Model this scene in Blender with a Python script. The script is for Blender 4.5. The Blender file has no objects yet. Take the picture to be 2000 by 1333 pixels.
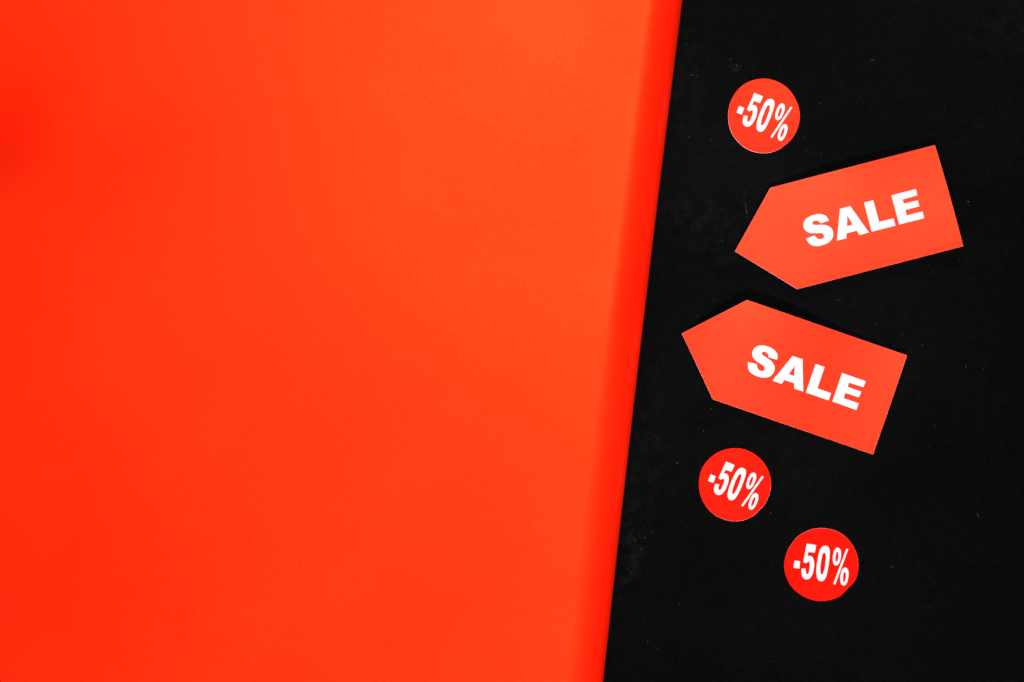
import bpy, bmesh, math, random
from mathutils import Vector, noise

# ------------------------------------------------------------------ scale
MM = 0.001
PX = 0.25 * MM            # one photo pixel (2000 wide) on the table is a quarter millimetre
CAM_H = 0.972
S = bpy.context.scene
C = S.collection

# ------------------------------------------------------------------ camera
cam = bpy.data.cameras.new('camera')
cam.lens = 70.0
cam.sensor_width = 36.0
cam.clip_start = 0.01
cam.clip_end = 20.0
cam_o = bpy.data.objects.new('camera', cam)
cam_o.location = (0, 0, CAM_H)
C.objects.link(cam_o)
S.camera = cam_o

# ------------------------------------------------------------------ world: a dim neutral studio
w = bpy.data.worlds.new('World')
S.world = w
w.use_nodes = True
w.node_tree.nodes['Background'].inputs[0].default_value = (1, 1, 1, 1)
w.node_tree.nodes['Background'].inputs[1].default_value = 0.06

# ------------------------------------------------------------------ lamps
def area(name, loc, target, sx, sy, power, col=(1, 1, 1)):
    l = bpy.data.lights.new(name, 'AREA')
    l.shape = 'RECTANGLE'
    l.size, l.size_y = sx, sy
    l.energy = power
    l.color = col
    o = bpy.data.objects.new(name, l)
    o.location = loc
    o.rotation_euler = (Vector(target) - Vector(loc)).to_track_quat('-Z', 'Y').to_euler()
    C.objects.link(o)
    return o

area('softbox', (0.15, 0.27, 1.25), (0.04, 0.03, 0), 0.54, 0.38, 5.0)
area('back_lamp', (0.00, 0.98, 0.68), (0.10, 0.05, 0), 0.40, 0.30, 6.8)
fill = area('fill_lamp', (0.12, -1.45, 0.92), (0.02, 0.40, 0), 0.12, 0.12, 4.7)
fill.data.spread = math.radians(50)          # gridded head

# ------------------------------------------------------------------ exposure
S.view_settings.view_transform = 'Standard'
S.view_settings.look = 'None'
S.view_settings.exposure = 0.0
S.view_settings.gamma = 1.0
S.view_settings.use_curve_mapping = False

# ------------------------------------------------------------------ helpers
def P(px, py, z=0.0):
    """photo point -> place on the level z of the set"""
    k = (CAM_H - z) / CAM_H * PX
    return Vector(((px - 1000) * k, (666.5 - py) * k, z))

def link(name, me, mat, parent=None, smooth=False):
    o = bpy.data.objects.new(name, me)
    if mat:
        me.materials.append(mat)
    if smooth:
        for p in me.polygons:
            p.use_smooth = True
    o.parent = parent
    C.objects.link(o)
    return o

def thing(name, label, cat, loc=(0, 0, 0), rz=0.0, group=None):
    o = bpy.data.objects.new(name, None)
    o.empty_display_size = 0.02
    o.location = loc
    o.rotation_euler = (0, 0, rz)
    o['label'] = label
    o['category'] = cat
    if group:
        o['group'] = group
    C.objects.link(o)
    return o

# ------------------------------------------------------------------ materials
def mat(name):
    m = bpy.data.materials.new(name)
    m.use_nodes = True
    return m, m.node_tree.nodes, m.node_tree.links, m.node_tree.nodes['Principled BSDF']

def objcoord(N, L, scale):
    tc = N.new('ShaderNodeTexCoord')
    n = N.new('ShaderNodeTexNoise')
    n.inputs['Scale'].default_value = scale
    L.new(tc.outputs['Object'], n.inputs['Vector'])
    return tc, n

def red_material(name, rough, spec, tint, g, grain=900, bump=0.05, depth=0.05):
    m, N, L, b = mat(name)
    tc, n = objcoord(N, L, grain)
    n.inputs['Detail'].default_value = 4
    tc2, n2 = objcoord(N, L, 14)
    n2.inputs['Detail'].default_value = 5
    ramp = N.new('ShaderNodeMapRange')
    ramp.inputs['From Min'].default_value = 0.3
    ramp.inputs['From Max'].default_value = 0.7
    ramp.inputs['To Min'].default_value = rough - 0.04
    ramp.inputs['To Max'].default_value = rough + 0.04
    L.new(n2.outputs['Fac'], ramp.inputs['Value'])
    L.new(ramp.outputs['Result'], b.inputs['Roughness'])
    mix = N.new('ShaderNodeMix')
    mix.data_type = 'RGBA'
    mix.inputs[6].default_value = (0.85, g, 0.0002, 1)
    mix.inputs[7].default_value = (0.90, g * 1.5, 0.0004, 1)
    L.new(n.outputs['Fac'], mix.inputs[0])
    L.new(mix.outputs[2], b.inputs['Base Color'])
    fib = N.new('ShaderNodeMapRange')           # fibres take the gloss unevenly
    fib.inputs['From Min'].default_value = 0.3
    fib.inputs['From Max'].default_value = 0.7
    fib.inputs['To Min'].default_value = spec * 0.86
    fib.inputs['To Max'].default_value = spec * 1.14
    L.new(n.outputs['Fac'], fib.inputs['Value'])
    L.new(fib.outputs['Result'], b.inputs['Specular IOR Level'])
    b.inputs['Specular Tint'].default_value = tint
    bp = N.new('ShaderNodeBump')
    bp.inputs['Strength'].default_value = bump
    bp.inputs['Distance'].default_value = depth * MM
    L.new(n.outputs['Fac'], bp.inputs['Height'])
    L.new(bp.outputs['Normal'], b.inputs['Normal'])
    return m

M_SHEET = red_material('red_glossy_paper', 0.45, 0.78, (1, 0.70, 0.13, 1), 0.004, bump=0.18)
M_CARD = red_material('red_printed_card', 0.45, 1.0, (1, 0.66, 0.25, 1), 0.004, 1500)
M_STICKER = red_material('red_sticker_print', 0.34, 0.38, (1, 0.60, 0.22, 1), 0.0005, 1500)

def white_material(name, v, spec):
    m, N, L, b = mat(name)
    tc, n = objcoord(N, L, 1200)
    n.inputs['Detail'].default_value = 3
    mix = N.new('ShaderNodeMix')
    mix.data_type = 'RGBA'
    mix.inputs[6].default_value = (v - 0.02, v - 0.02, v - 0.015, 1)
    mix.inputs[7].default_value = (v + 0.02, v + 0.02, v + 0.02, 1)
    L.new(n.outputs['Fac'], mix.inputs[0])
    L.new(mix.outputs[2], b.inputs['Base Color'])
    b.inputs['Roughness'].default_value = 0.6
    b.inputs['Specular IOR Level'].default_value = spec
    return m

M_PRINT = white_material('white_print', 0.65, 0.2)
M_CORE = white_material('white_card_core', 0.70, 0.1)

def black_material():
    m, N, L, b = mat('black_matte_paper')
    tc, n = objcoord(N, L, 1100)            # paper fibre grain
    n.inputs['Detail'].default_value = 5
    n.inputs['Roughness'].default_value = 0.75
    tc2, n2 = objcoord(N, L, 160)           # mottling
    n2.inputs['Detail'].default_value = 6
    n2.inputs['Roughness'].default_value = 0.7
    tc3, n3 = objcoord(N, L, 9)             # large handling wear
    n3.inputs['Detail'].default_value = 3
    def ramp(src, a, b_, lo, hi):
        r = N.new('ShaderNodeMapRange')
        r.inputs['From Min'].default_value = a
        r.inputs['From Max'].default_value = b_
        r.inputs['To Min'].default_value = lo
        r.inputs['To Max'].default_value = hi
        L.new(src, r.inputs['Value'])
        return r.outputs['Result']
    def mth(op, a, b_):
        x = N.new('ShaderNodeMath')
        x.operation = op
        for i, q in enumerate((a, b_)):
            if isinstance(q, (int, float)):
                x.inputs[i].default_value = q
            else:
                L.new(q, x.inputs[i])
        return x.outputs[0]
    g1 = ramp(n.outputs['Fac'], 0.25, 0.75, 0.0003, 0.0041)
    g2 = ramp(n2.outputs['Fac'], 0.3, 0.7, 0.8, 1.2)
    g3 = ramp(n3.outputs['Fac'], 0.35, 0.7, 0.8, 1.2)
    base = mth('MULTIPLY', mth('MULTIPLY', g1, g2), g3)
    # scuffs: places where the surface is rubbed pale
    rub = ramp(n2.outputs['Fac'], 0.46, 0.66, 0.0, 1.0)
    total = base
    sep = N.new('ShaderNodeSeparateXYZ')
    L.new(tc.outputs['Object'], sep.inputs[0])
    for (px, py, rx, ry, amt) in ((1228, 1062, 26, 70, 0.0035), (1438, 128, 9, 14, 0.006),
                                  (1456, 412, 5, 34, 0.005), (1345, 420, 60, 45, 0.0015),
                                  (1322, 150, 40, 90, 0.0012), (1262, 880, 30, 120, 0.0015),
                                  (1400, 470, 45, 60, 0.0015), (1960, 60, 70, 50, 0.0012)):
        c = P(px, py)
        dx = mth('DIVIDE', mth('SUBTRACT', sep.outputs[0], c.x), rx * PX)
        dy = mth('DIVIDE', mth('SUBTRACT', sep.outputs[1], c.y), ry * PX)
        d2 = mth('ADD', mth('MULTIPLY', dx, dx), mth('MULTIPLY', dy, dy))
        f = ramp(d2, 0.0, 2.2, amt, 0.0)
        total = mth('ADD', total, mth('MULTIPLY', f, rub))
    cmb = N.new('ShaderNodeCombineColor')
    L.new(mth('MULTIPLY', total, 1.03), cmb.inputs[0])
    L.new(total, cmb.inputs[1])
    L.new(mth('MULTIPLY', total, 0.98), cmb.inputs[2])
    L.new(cmb.outputs[0], b.inputs['Base Color'])
    b.inputs['Roughness'].default_value = 0.38
    L.new(mth('MULTIPLY', mth('MULTIPLY', ramp(n.outputs['Fac'], 0.25, 0.75, 0.004, 0.015), g2), g3), b.inputs['Specular IOR Level'])
    bp = N.new('ShaderNodeBump')
    bp.inputs['Strength'].default_value = 0.35
    bp.inputs['Distance'].default_value = 0.15 * MM
    L.new(n.outputs['Fac'], bp.inputs['Height'])
    L.new(bp.outputs['Normal'], b.inputs['Normal'])
    return m
M_BLACK = black_material()

def dust_material():
    m, N, L, b = mat('pale_dust')
    b.inputs['Base Color'].default_value = (0.12, 0.12, 0.115, 1)
    b.inputs['Roughness'].default_value = 0.9
    b.inputs['Specular IOR Level'].default_value = 0.1
    return m
M_DUST = dust_material()

# ------------------------------------------------------------------ black tabletop
def build_table():
    bm = bmesh.new()
    x0, x1, y0, y1, t = -0.55, 0.55, -0.45, 0.45, 0.012
    vs = [bm.verts.new(p) for p in ((x0, y0, 0), (x1, y0, 0), (x1, y1, 0), (x0, y1, 0),
                                    (x0, y0, -t), (x1, y0, -t), (x1, y1, -t), (x0, y1, -t))]
    for f in ((0, 1, 2, 3), (7, 6, 5, 4), (0, 4, 5, 1), (1, 5, 6, 2), (2, 6, 7, 3), (3, 7, 4, 0)):
        bm.faces.new([vs[i] for i in f])
    me = bpy.data.meshes.new('tabletop')
    bm.to_mesh(me)
    o = link('tabletop', me, M_BLACK)
    o['kind'] = 'structure'
build_table()

# ------------------------------------------------------------------ red sheet with its rolled-over edge
SH_H = 34 * MM            # height of the top of the fold
SH_R = SH_H / 2

def edge_px(py):          # the outline of the fold seen from above
    t = py / 1333.0
    return 1332 - 155 * t - 3.0 * math.sin(math.pi * t)

def sheet_z(px, py, top=True):
    """gentle cockling of the paper's upper layer"""
    d = ((px + 85) / 125.0) ** 2 + ((py - 250) / 100.0) ** 2
    dent = -8.0 * MM * math.exp(-d)
    d = ((px + 40) / 330.0) ** 2 + ((py - 300) / 170.0) ** 2
    dent += -3.5 * MM * math.exp(-d)
    wv = 0.5 * MM * math.sin(px * 0.0035 + py * 0.0012 + 0.7) + 0.35 * MM * math.sin(py * 0.0047 - px * 0.0011)
    wv += 0.5 * MM * noise.noise(Vector((px * 0.0022, py * 0.0022, 3.1)))
    return dent + wv

def build_sheet():
    bm = bmesh.new()
    rows = []
    NY = 150
    zc = SH_R
    for j in range(NY + 1):
        py = -330 + (1333 + 660) * j / NY
        ex = edge_px(py)
        e = P(ex, py, zc)                         # the widest point of the fold
        # across the fold: direction square to the edge line
        a = (-155.0) / 1333.0
        nx, ny = 1.0, a                            # outwards, in photo axes (x right, y down)
        ln = math.hypot(nx, ny)
        nx, ny = nx / ln, -ny / ln                 # world: y flips
        rw = SH_R * (1.04 + 0.13 * py / 1333.0)    # the roll widens a little towards the bottom
        prof = []
        # lower layer on the table, coming from the left
        for k in range(7):
            prof.append((-0.10 + (0.10 - rw) * k / 7, 0.15 * MM))
        NA = 44
        for k in range(NA + 1):
            th = -math.pi / 2 + math.pi * k / NA
            c = math.cos(th)
            s = math.sin(th)
            # the upper quarter is fuller, so the flat breaks into the roll quite quickly
            x = -rw + rw * (abs(c) ** 1.15)
            prof.append((x, 0.15 * MM + zc + zc * s))
        n_top = 110
        left = 0.345 + (e.x - 0.0)
        for k in range(1, n_top + 1):
            prof.append((-rw - left * (k / n_top) ** 1.0, 2 * zc + 0.15 * MM))
        row = []
        for i, (d, z) in enumerate(prof):
            x = e.x + nx * d
            y = e.y + ny * d
            if i > 6 + NA:                         # upper layer
                kpx = x / PX / ((CAM_H - z) / CAM_H) + 1000
                kpy = 666.5 - y / PX / ((CAM_H - z) / CAM_H)
                fade = min(1.0, (-d - rw) / 0.05)
                fade = fade * fade * (3 - 2 * fade)
                z += fade * sheet_z(kpx, kpy)
            row.append(bm.verts.new((x, y, z)))
        rows.append(row)
    for a, b in zip(rows, rows[1:]):
        for i in range(len(a) - 1):
            bm.faces.new((a[i], a[i + 1], b[i + 1], b[i]))
    bmesh.ops.recalc_face_normals(bm, faces=bm.faces)
    me = bpy.data.meshes.new('red_paper_sheet')
    bm.to_mesh(me)
    bm.free()
    o = link('red_paper_sheet', me, M_SHEET, smooth=True)
    sol = o.modifiers.new('thickness', 'SOLIDIFY')
    sol.thickness = 0.2 * MM
    sol.offset = 0
    o['label'] = 'large glossy red paper sheet with rolled-over right edge covering most of the black tabletop'
    o['category'] = 'paper sheet'
build_sheet()

# ------------------------------------------------------------------ lettering outlines
def smooth_loop(pts, n=5, corner=38):
    """Catmull-Rom through the points, keeping sharp corners"""
    N = len(pts)
    pts = [Vector(p) for p in pts]
    sharp = []
    for i in range(N):
        a = pts[i] - pts[i - 1]
        b = pts[(i + 1) % N] - pts[i]
        sharp.append(abs(math.degrees(a.angle_signed(b, 0))) > corner)
    out = []
    for i in range(N):
        p0, p1, p2, p3 = pts[i - 1], pts[i], pts[(i + 1) % N], pts[(i + 2) % N]
        s1, s2 = sharp[i], sharp[(i + 1) % N]
        if s1 and s2:
            out.append(p1)
            continue
        t1 = (p2 - p1) if s1 else (p2 - p0) * 0.5
        t2 = (p2 - p1) if s2 else (p3 - p1) * 0.5
        for k in range(n):
            t = k / n
            h1 = 2 * t**3 - 3 * t**2 + 1
            h2 = -2 * t**3 + 3 * t**2
            h3 = t**3 - 2 * t**2 + t
            h4 = t**3 - t**2
            out.append(p1 * h1 + p2 * h2 + t1 * h3 + t2 * h4)
    return out

def shift(pts, dx, dy):
    return [(x + dx, y + dy) for x, y in pts]

# word SALE, drawn at 11.107 units per layout unit
S_OUT = [(765, 683), (740, 625), (705, 585), (660, 558), (610, 543), (560, 538), (500, 543), (435, 557), (370, 580),
         (310, 612), (265, 650), (235, 695), (218, 745), (216, 795), (228, 845), (252, 885), (288, 917), (330, 938),
         (375, 950), (430, 954), (500, 953), (560, 952), (605, 955), (638, 972), (655, 1000), (656, 1030), (641, 1058),
         (610, 1075), (570, 1082), (532, 1076), (502, 1059), (478, 1032), (448, 1003), (268, 1072), (290, 1110),
         (320, 1150), (358, 1190), (400, 1215), (450, 1230), (510, 1233), (580, 1224), (650, 1205), (720, 1175),
         (778, 1135), (820, 1090), (846, 1040), (857, 980), (851, 920), (830, 870), (795, 828), (745, 796), (690, 778),
         (640, 772), (580, 770), (520, 772), (460, 772), (425, 760), (408, 735), (415, 708), (442, 690), (488, 681),
         (530, 690), (560, 712), (582, 740)]
A_OUT = [(1002, 428), (1222, 367), (1623, 939), (1422, 995), (1358, 900), (1140, 958), (1137, 1065), (932, 1113)]
A_IN = [(1160, 575), (1272, 768), (1152, 802)]
SX, SY = 120 * 11.107, -10 * 11.107       # second drawing sheet -> first
L_OUT = shift([(185, 402), (385, 352), (510, 822), (818, 745), (860, 905), (348, 1035)], SX, SY)
E_OUT = shift([(775, 248), (1305, 112), (1335, 250), (1018, 338), (1040, 430), (1345, 355), (1375, 487), (1075, 568),
               (1100, 682), (1440, 598), (1478, 745), (940, 880)], SX, SY)

AX, AY = 1505.0, 367.0                    # shoulder of the tag in the layout
UX, UY = 0.9680, -0.2510                  # its long axis

def sale_local(p):
    px, py = 1550 + p[0] / 11.107, 370 + p[1] / 11.107
    dx, dy = px - AX, py - AY
    return (dx * UX + dy * UY - 1.2, dx * -UY + dy * UX)

SALE = [('S', [[sale_local(p) for p in S_OUT]]),
        ('A', [[sale_local(p) for p in A_OUT], [sale_local(p) for p in A_IN]]),
        ('L', [[sale_local(p) for p in L_OUT]]),
        ('E', [[sale_local(p) for p in E_OUT]])]

# -50% : drawn round the centre of the sticker
MINUS = [(360, 595), (438, 605), (425, 705), (345, 693)]
FIVE = [(528, 365), (657, 385), (638, 488), (548, 478), (535, 540), (562, 532), (590, 538), (612, 562), (625, 600),
        (630, 650), (623, 720), (606, 780), (582, 825), (552, 848), (520, 853), (490, 842), (468, 815), (457, 775),
        (455, 710), (512, 703), (513, 745), (521, 775), (536, 783), (552, 770), (562, 735), (570, 680), (570, 640),
        (563, 617), (549, 610), (533, 618), (523, 635), (480, 618)]
ZERO = [(785, 392), (815, 404), (835, 432), (843, 480), (840, 540), (832, 620), (820, 700), (803, 780), (782, 838),
        (756, 870), (726, 880), (695, 870), (672, 840), (661, 790), (660, 720), (668, 640), (680, 560), (696, 490),
        (716, 438), (745, 404)]
ZERO_IN = [(770, 485), (784, 500), (790, 540), (785, 610), (775, 690), (760, 752), (746, 782), (732, 789), (720, 775),
           (715, 730), (718, 660), (728, 580), (741, 522), (755, 493)]
R1 = [(955, 420), (978, 430), (992, 457), (998, 500), (994, 550), (982, 605), (963, 646), (938, 665), (912, 660),
      (893, 635), (884, 590), (886, 535), (897, 480), (914, 441), (935, 422)]
R1_IN = [(946, 475), (957, 490), (960, 530), (955, 575), (945, 606), (932, 617), (923, 605), (920, 570), (924, 525),
         (934, 489)]
SLASH = [(1070, 436), (1097, 440), (918, 924), (890, 917)]
R2 = shift(R1, 103, 274)
R2_IN = shift(R1_IN, 103, 274)

def cen(pts):
    return [((x - 729) / 7.014, (y - 651) / 7.014) for x, y in pts]
FIFTY = [('minus_sign', [cen(MINUS)], 'white minus sign'), ('digit', [cen(FIVE)], 'white digit 5'),
         ('digit', [cen(ZERO), cen(ZERO_IN)], 'white digit 0'),
         ('percent_sign', [cen(R1), cen(R1_IN), cen(SLASH), cen(R2), cen(R2_IN)], 'white percent sign')]

# ------------------------------------------------------------------ flat shapes laid on a bent surface
def flat_fill(loops, k=PX, rot=0.0, sc=1.0):
    """filled flat mesh; photo axes (y down) -> local metres"""
    bm = bmesh.new()
    ca, sa = math.cos(rot), math.sin(rot)
    es = []
    for lp in loops:
        vs = []
        for p in lp:
            x, y = p[0] * sc * k, -p[1] * sc * k
            vs.append(bm.verts.new((x * ca - y * sa, x * sa + y * ca, 0)))
        es += [bm.edges.new((vs[i], vs[(i + 1) % len(vs)])) for i in range(len(vs))]
    bmesh.ops.triangle_fill(bm, use_beauty=True, use_dissolve=False, edges=es, normal=(0, 0, 1))
    for f in bm.faces:
        f.normal_update()
        if f.normal.z < 0:
            f.normal_flip()
    return bm

def cut_grid(bm, xs, ys):
    for axis, vals in ((0, xs), (1, ys)):
        for v in vals:
            co = Vector((0, 0, 0))
            co[axis] = v
            no = Vector((0, 0, 0))
            no[axis] = 1
            geom = bm.verts[:] + bm.edges[:] + bm.faces[:]
            bmesh.ops.bisect_plane(bm, geom=geom, plane_co=co, plane_no=no, dist=1e-7)

def drape(bm, zf, off, thick=0.0):
    for v in bm.verts:
        v.co.z = zf(v.co.x, v.co.y) + off
    if thick > 0:
        top = bm.faces[:]
        r = bmesh.ops.extrude_face_region(bm, geom=top)
        for g in r['geom']:
            if isinstance(g, bmesh.types.BMVert):
                g.co.z += thick
        bmesh.ops.recalc_face_normals(bm, faces=bm.faces)

def to_obj(bm, name, m, parent, smooth=False):
    me = bpy.data.meshes.new(name)
    bm.to_mesh(me)
    bm.free()
    return link(name, me, m, parent, smooth)

# ------------------------------------------------------------------ SALE tags
TAG = [(0, 0), (331, 0), (331, 204.5), (0, 204.5), (-98, 102.5)]

def make_tag(ax, ay, ang, zf, label):
    """ax, ay: the upper shoulder of the arrow-ended card"""
    p = P(ax, ay, 2.5 * MM)
    p.z = 0.0
    t = thing('sale_tag', label, 'sale tag', p, -math.radians(ang), 'sale tags')
    xs = [(-98 + i * 9.0) * PX for i in range(1, 48)]
    ys = [-(i * 11.0) * PX for i in range(1, 19)]
    bm = flat_fill([TAG])
    cut_grid(bm, xs, ys)
    drape(bm, zf, 0.05 * MM, 0.24 * MM)
    to_obj(bm, 'card', M_CORE, t)
    c = Vector((135.0, 103.0))
    face = []
    for q in TAG:
        v = Vector(q)
        d = (c - v).normalized() * 0.15
        face.append((v.x + d.x, v.y + d.y))
    bm = flat_fill([face])
    cut_grid(bm, xs, ys)
    drape(bm, zf, 0.36 * MM)
    to_obj(bm, 'red_face', M_CARD, t, True)
    for ch, loops in SALE:
        bm = flat_fill([smooth_loop(lp) for lp in loops])
        cut_grid(bm, xs, ys)
        drape(bm, zf, 0.43 * MM)
        o = to_obj(bm, 'letter', M_PRINT, t, True)
        o['label'] = 'white bold letter ' + ch
    return t

def sstep(a, b, x):
    t = max(0.0, min(1.0, (x - a) / (b - a)))
    return t * t * (3 - 2 * t)

def tag_a(x, y):           # bowed: point on the table, highest past the middle, crowned across its width
    u, v = x / PX, -y / PX
    b = 2.4 * MM * sstep(-110, 150, u) + 2.2 * MM * (max(0.0, u - 100) / 232.0) ** 1.4
    d = 1.4 * MM * math.exp(-((u - 20) / 90.0) ** 2 - ((v - 205) / 80.0) ** 2)
    tw = -2.8 * MM * sstep(120, 345, u) * max(0.0, 1 - v / 190.0)
    cx = (1.4 + 0.5 * sstep(100, 330, u)) * MM * (1 - ((v - 130) / 130.0) ** 2)
    return max(0.0, b + d + cx + tw)

def tag_b(x, y):           # bent near its shoulders, point and tail resting on the table
    u, v = x / PX, -y / PX
    up = 0.5 - 0.5 * math.cos(math.pi * (max(0.0, min(1.0, (u + 98) / 430.0)) ** 0.62) * 2)
    curl = 1.3 * MM * (max(0.0, u - 190) / 142.0) ** 2
    return curl + 3.6 * MM * up * (1.0 - 0.10 * v / 205.0) + 0.4 * MM * (1 - ((v - 103) / 103.0) ** 2)

make_tag(1505, 367, -14.55, tag_a, 'red arrow-ended SALE tag tilted upwards to the right, the upper of two')
make_tag(1458.5, 586.5, 19.0, tag_b, 'red arrow-ended SALE tag sloping down to the right, the lower of two')

# ------------------------------------------------------------------ round stickers
def make_sticker(cx, cy, rx, ry, ang, sc, seed, flat, sliver, lift, label):
    """flat: (direction, cut) of the places trimmed straight by the scissors"""
    rnd = random.Random(seed)
    t = thing('round_sticker', label, 'sticker', P(cx, cy), 0.0, 'round discount stickers')
    ph = [rnd.uniform(0, 6.28) for _ in range(4)]
    def outline(r_extra, ox=0.0, oy=0.0, wob=0.35):
        pts = []
        for i in range(128):
            a = 2 * math.pi * i / 128
            r = 1.0 + (wob * math.sin(3 * a + ph[0]) + 0.25 * math.sin(5 * a + ph[1]) + 0.15 * math.sin(9 * a + ph[2])) / 72.0
            x, y = (rx + r_extra) * r * math.cos(a), (ry + r_extra) * r * math.sin(a)
            for fa, cut in flat:
                fx, fy = math.cos(math.radians(fa)), math.sin(math.radians(fa))
                over = x * fx + y * fy - cut
                if over > 0:
                    x -= fx * over
                    y -= fy * over
            pts.append((x + ox, y + oy))
        return pts
    la = math.radians(lift[0])
    def zf(x, y):
        s = (x * math.cos(la) - y * math.sin(la)) / (70 * PX)     # photo axes
        return lift[1] * MM * max(0.0, s + 0.3) ** 2
    g = [i * 10 * PX for i in range(-7, 8)]
    bm = flat_fill([outline(0.0)])
    cut_grid(bm, g, g)
    drape(bm, zf, 0.03 * MM, 0.26 * MM)
    to_obj(bm, 'paper_disc', M_CORE, t)
    bm = flat_fill([outline(0.0, *sliver)])
    cut_grid(bm, g, g)
    drape(bm, zf, 0.37 * MM)
    to_obj(bm, 'red_face', M_STICKER, t, True)
    for nm, loops, lab in FIFTY:
        bm = flat_fill([smooth_loop(lp) for lp in loops], rot=-math.radians(ang), sc=sc)
        cut_grid(bm, g, g)
        drape(bm, zf, 0.41 * MM)
        o = to_obj(bm, nm, M_PRINT, t, True)
        o['label'] = lab
    return t

make_sticker(1491.1, 227.2, 70.0, 72.6, 13.3, 0.972, 4, [(52, 70.6)], (0.15, -0.2), (200, 0.35),
             'round red -50% sticker above the upper SALE tag')
make_sticker(1435.0, 946.8, 70.4, 71.2, 14.5, 0.965, 9, [(45, 69.2)], (-0.1, -0.2), (160, 0.25),
             'round red -50% sticker just below the lower SALE tag')
make_sticker(1604.0, 1102.8, 72.4, 71.2, 0.0, 1.0, 15, [(44, 69.5), (215, 71.0)], (-0.1, 0.2), (180, 0.2),
             'round red -50% sticker lowest of the three, nearest the bottom of the picture')

# ------------------------------------------------------------------ dust
def add_speck(bm, x, y, z, r, rnd):
    n = 5
    ring = []
    for i in range(n):
        a = 2 * math.pi * i / n + rnd.uniform(-0.4, 0.4)
        q = r * rnd.uniform(0.6, 1.2)
        ring.append(bm.verts.new((x + q * math.cos(a), y + q * math.sin(a), z)))
    top = bm.verts.new((x, y, z + r * 0.7))
    for i in range(n):
        bm.faces.new((ring[i], ring[(i + 1) % n], top))

def add_fibre(bm, x, y, z, ln, a, wd, rnd):
    pts = []
    for k in range(6):
        pts.append((x, y))
        a += rnd.uniform(-0.35, 0.35)
        x += math.cos(a) * ln / 5
        y += math.sin(a) * ln / 5
    prev = None
    for k, (qx, qy) in enumerate(pts):
        nx, ny = -math.sin(a) * wd / 2, math.cos(a) * wd / 2
        l = bm.verts.new((qx + nx, qy + ny, z))
        m = bm.verts.new((qx, qy, z + wd))
        r = bm.verts.new((qx - nx, qy - ny, z))
        if prev:
            bm.faces.new((prev[0], l, m, prev[1]))
            bm.faces.new((prev[1], m, r, prev[2]))
        prev = (l, m, r)

def build_dust():
    rnd = random.Random(21)
    bm = bmesh.new()
    spots = [(1600, 203, 1.0), (1597, 234, .8), (1571, 271, 1.1), (1574, 294, 1.2), (1604, 299, .8), (1525, 140, .7),
             (1389, 275, .9), (1411, 471, .9), (1891, 394, 1.4), (1873, 508, .9), (1823, 532, 1.1), (1637, 586, 1),
             (1709, 634, 1.3), (1762, 652, .8), (1801, 674, 1), (1886, 716, 1.6), (1920, 720, .8), (1388, 799, 1.1),
             (1374, 842, 1), (1505, 1002, 1.2), (1742, 1108, 1.2), (1745, 1052, .8), (1274, 1040, 1.1), (1260, 1050, 1.0),
             (1233, 1119, 1.2), (1213, 1170, .9), (1265, 1254, 1.1), (1326, 1179, .9), (1285, 1268, .9), (1341, 146, .9),
             (1361, 149, .8), (1345, 269, 1.2), (1388, 275, 1), (1827, 831, 1), (1340, 87, 1.0), (1760, 655, .9),
             (1438, 128, 1.1), (1550, 655, .7), (1395, 585, .9), (1361, 618, .9)]
    for px, py, r in spots:
        p = P(px, py)
        add_speck(bm, p.x, p.y, 0.01 * MM, r * 0.19 * MM, rnd)
    for i in range(280):
        px, py = rnd.uniform(1150, 2100), rnd.uniform(-100, 1440)
        if px < edge_px(py) + 8:
            continue
        p = P(px, py)
        add_speck(bm, p.x, p.y, 0.005 * MM, rnd.uniform(0.05, 0.11) * MM, rnd)
    for px, py, ln, a in ((1348, 148, 1.6, 0.2), (1428, 118, 1.2, 2.2), (1456, 398, 5.0, -1.5), (1320, 905, 1.5, 0.6),
                          (1240, 1058, 1.4, 1.1), (1250, 1075, 1.6, 0.9), (1700, 120, 2.0, 0.4), (1912, 1010, 2.2, 2.4)):
        p = P(px, py)
        add_fibre(bm, p.x, p.y, 0.01 * MM, ln * MM, a, 0.10 * MM, rnd)
    me = bpy.data.meshes.new('dust_specks')
    bm.to_mesh(me)
    bm.free()
    o = link('dust_specks', me, M_DUST)
    o['kind'] = 'stuff'
    o['label'] = 'fine pale dust specks and lint scattered on the black tabletop'
    o['category'] = 'dust'
build_dust()
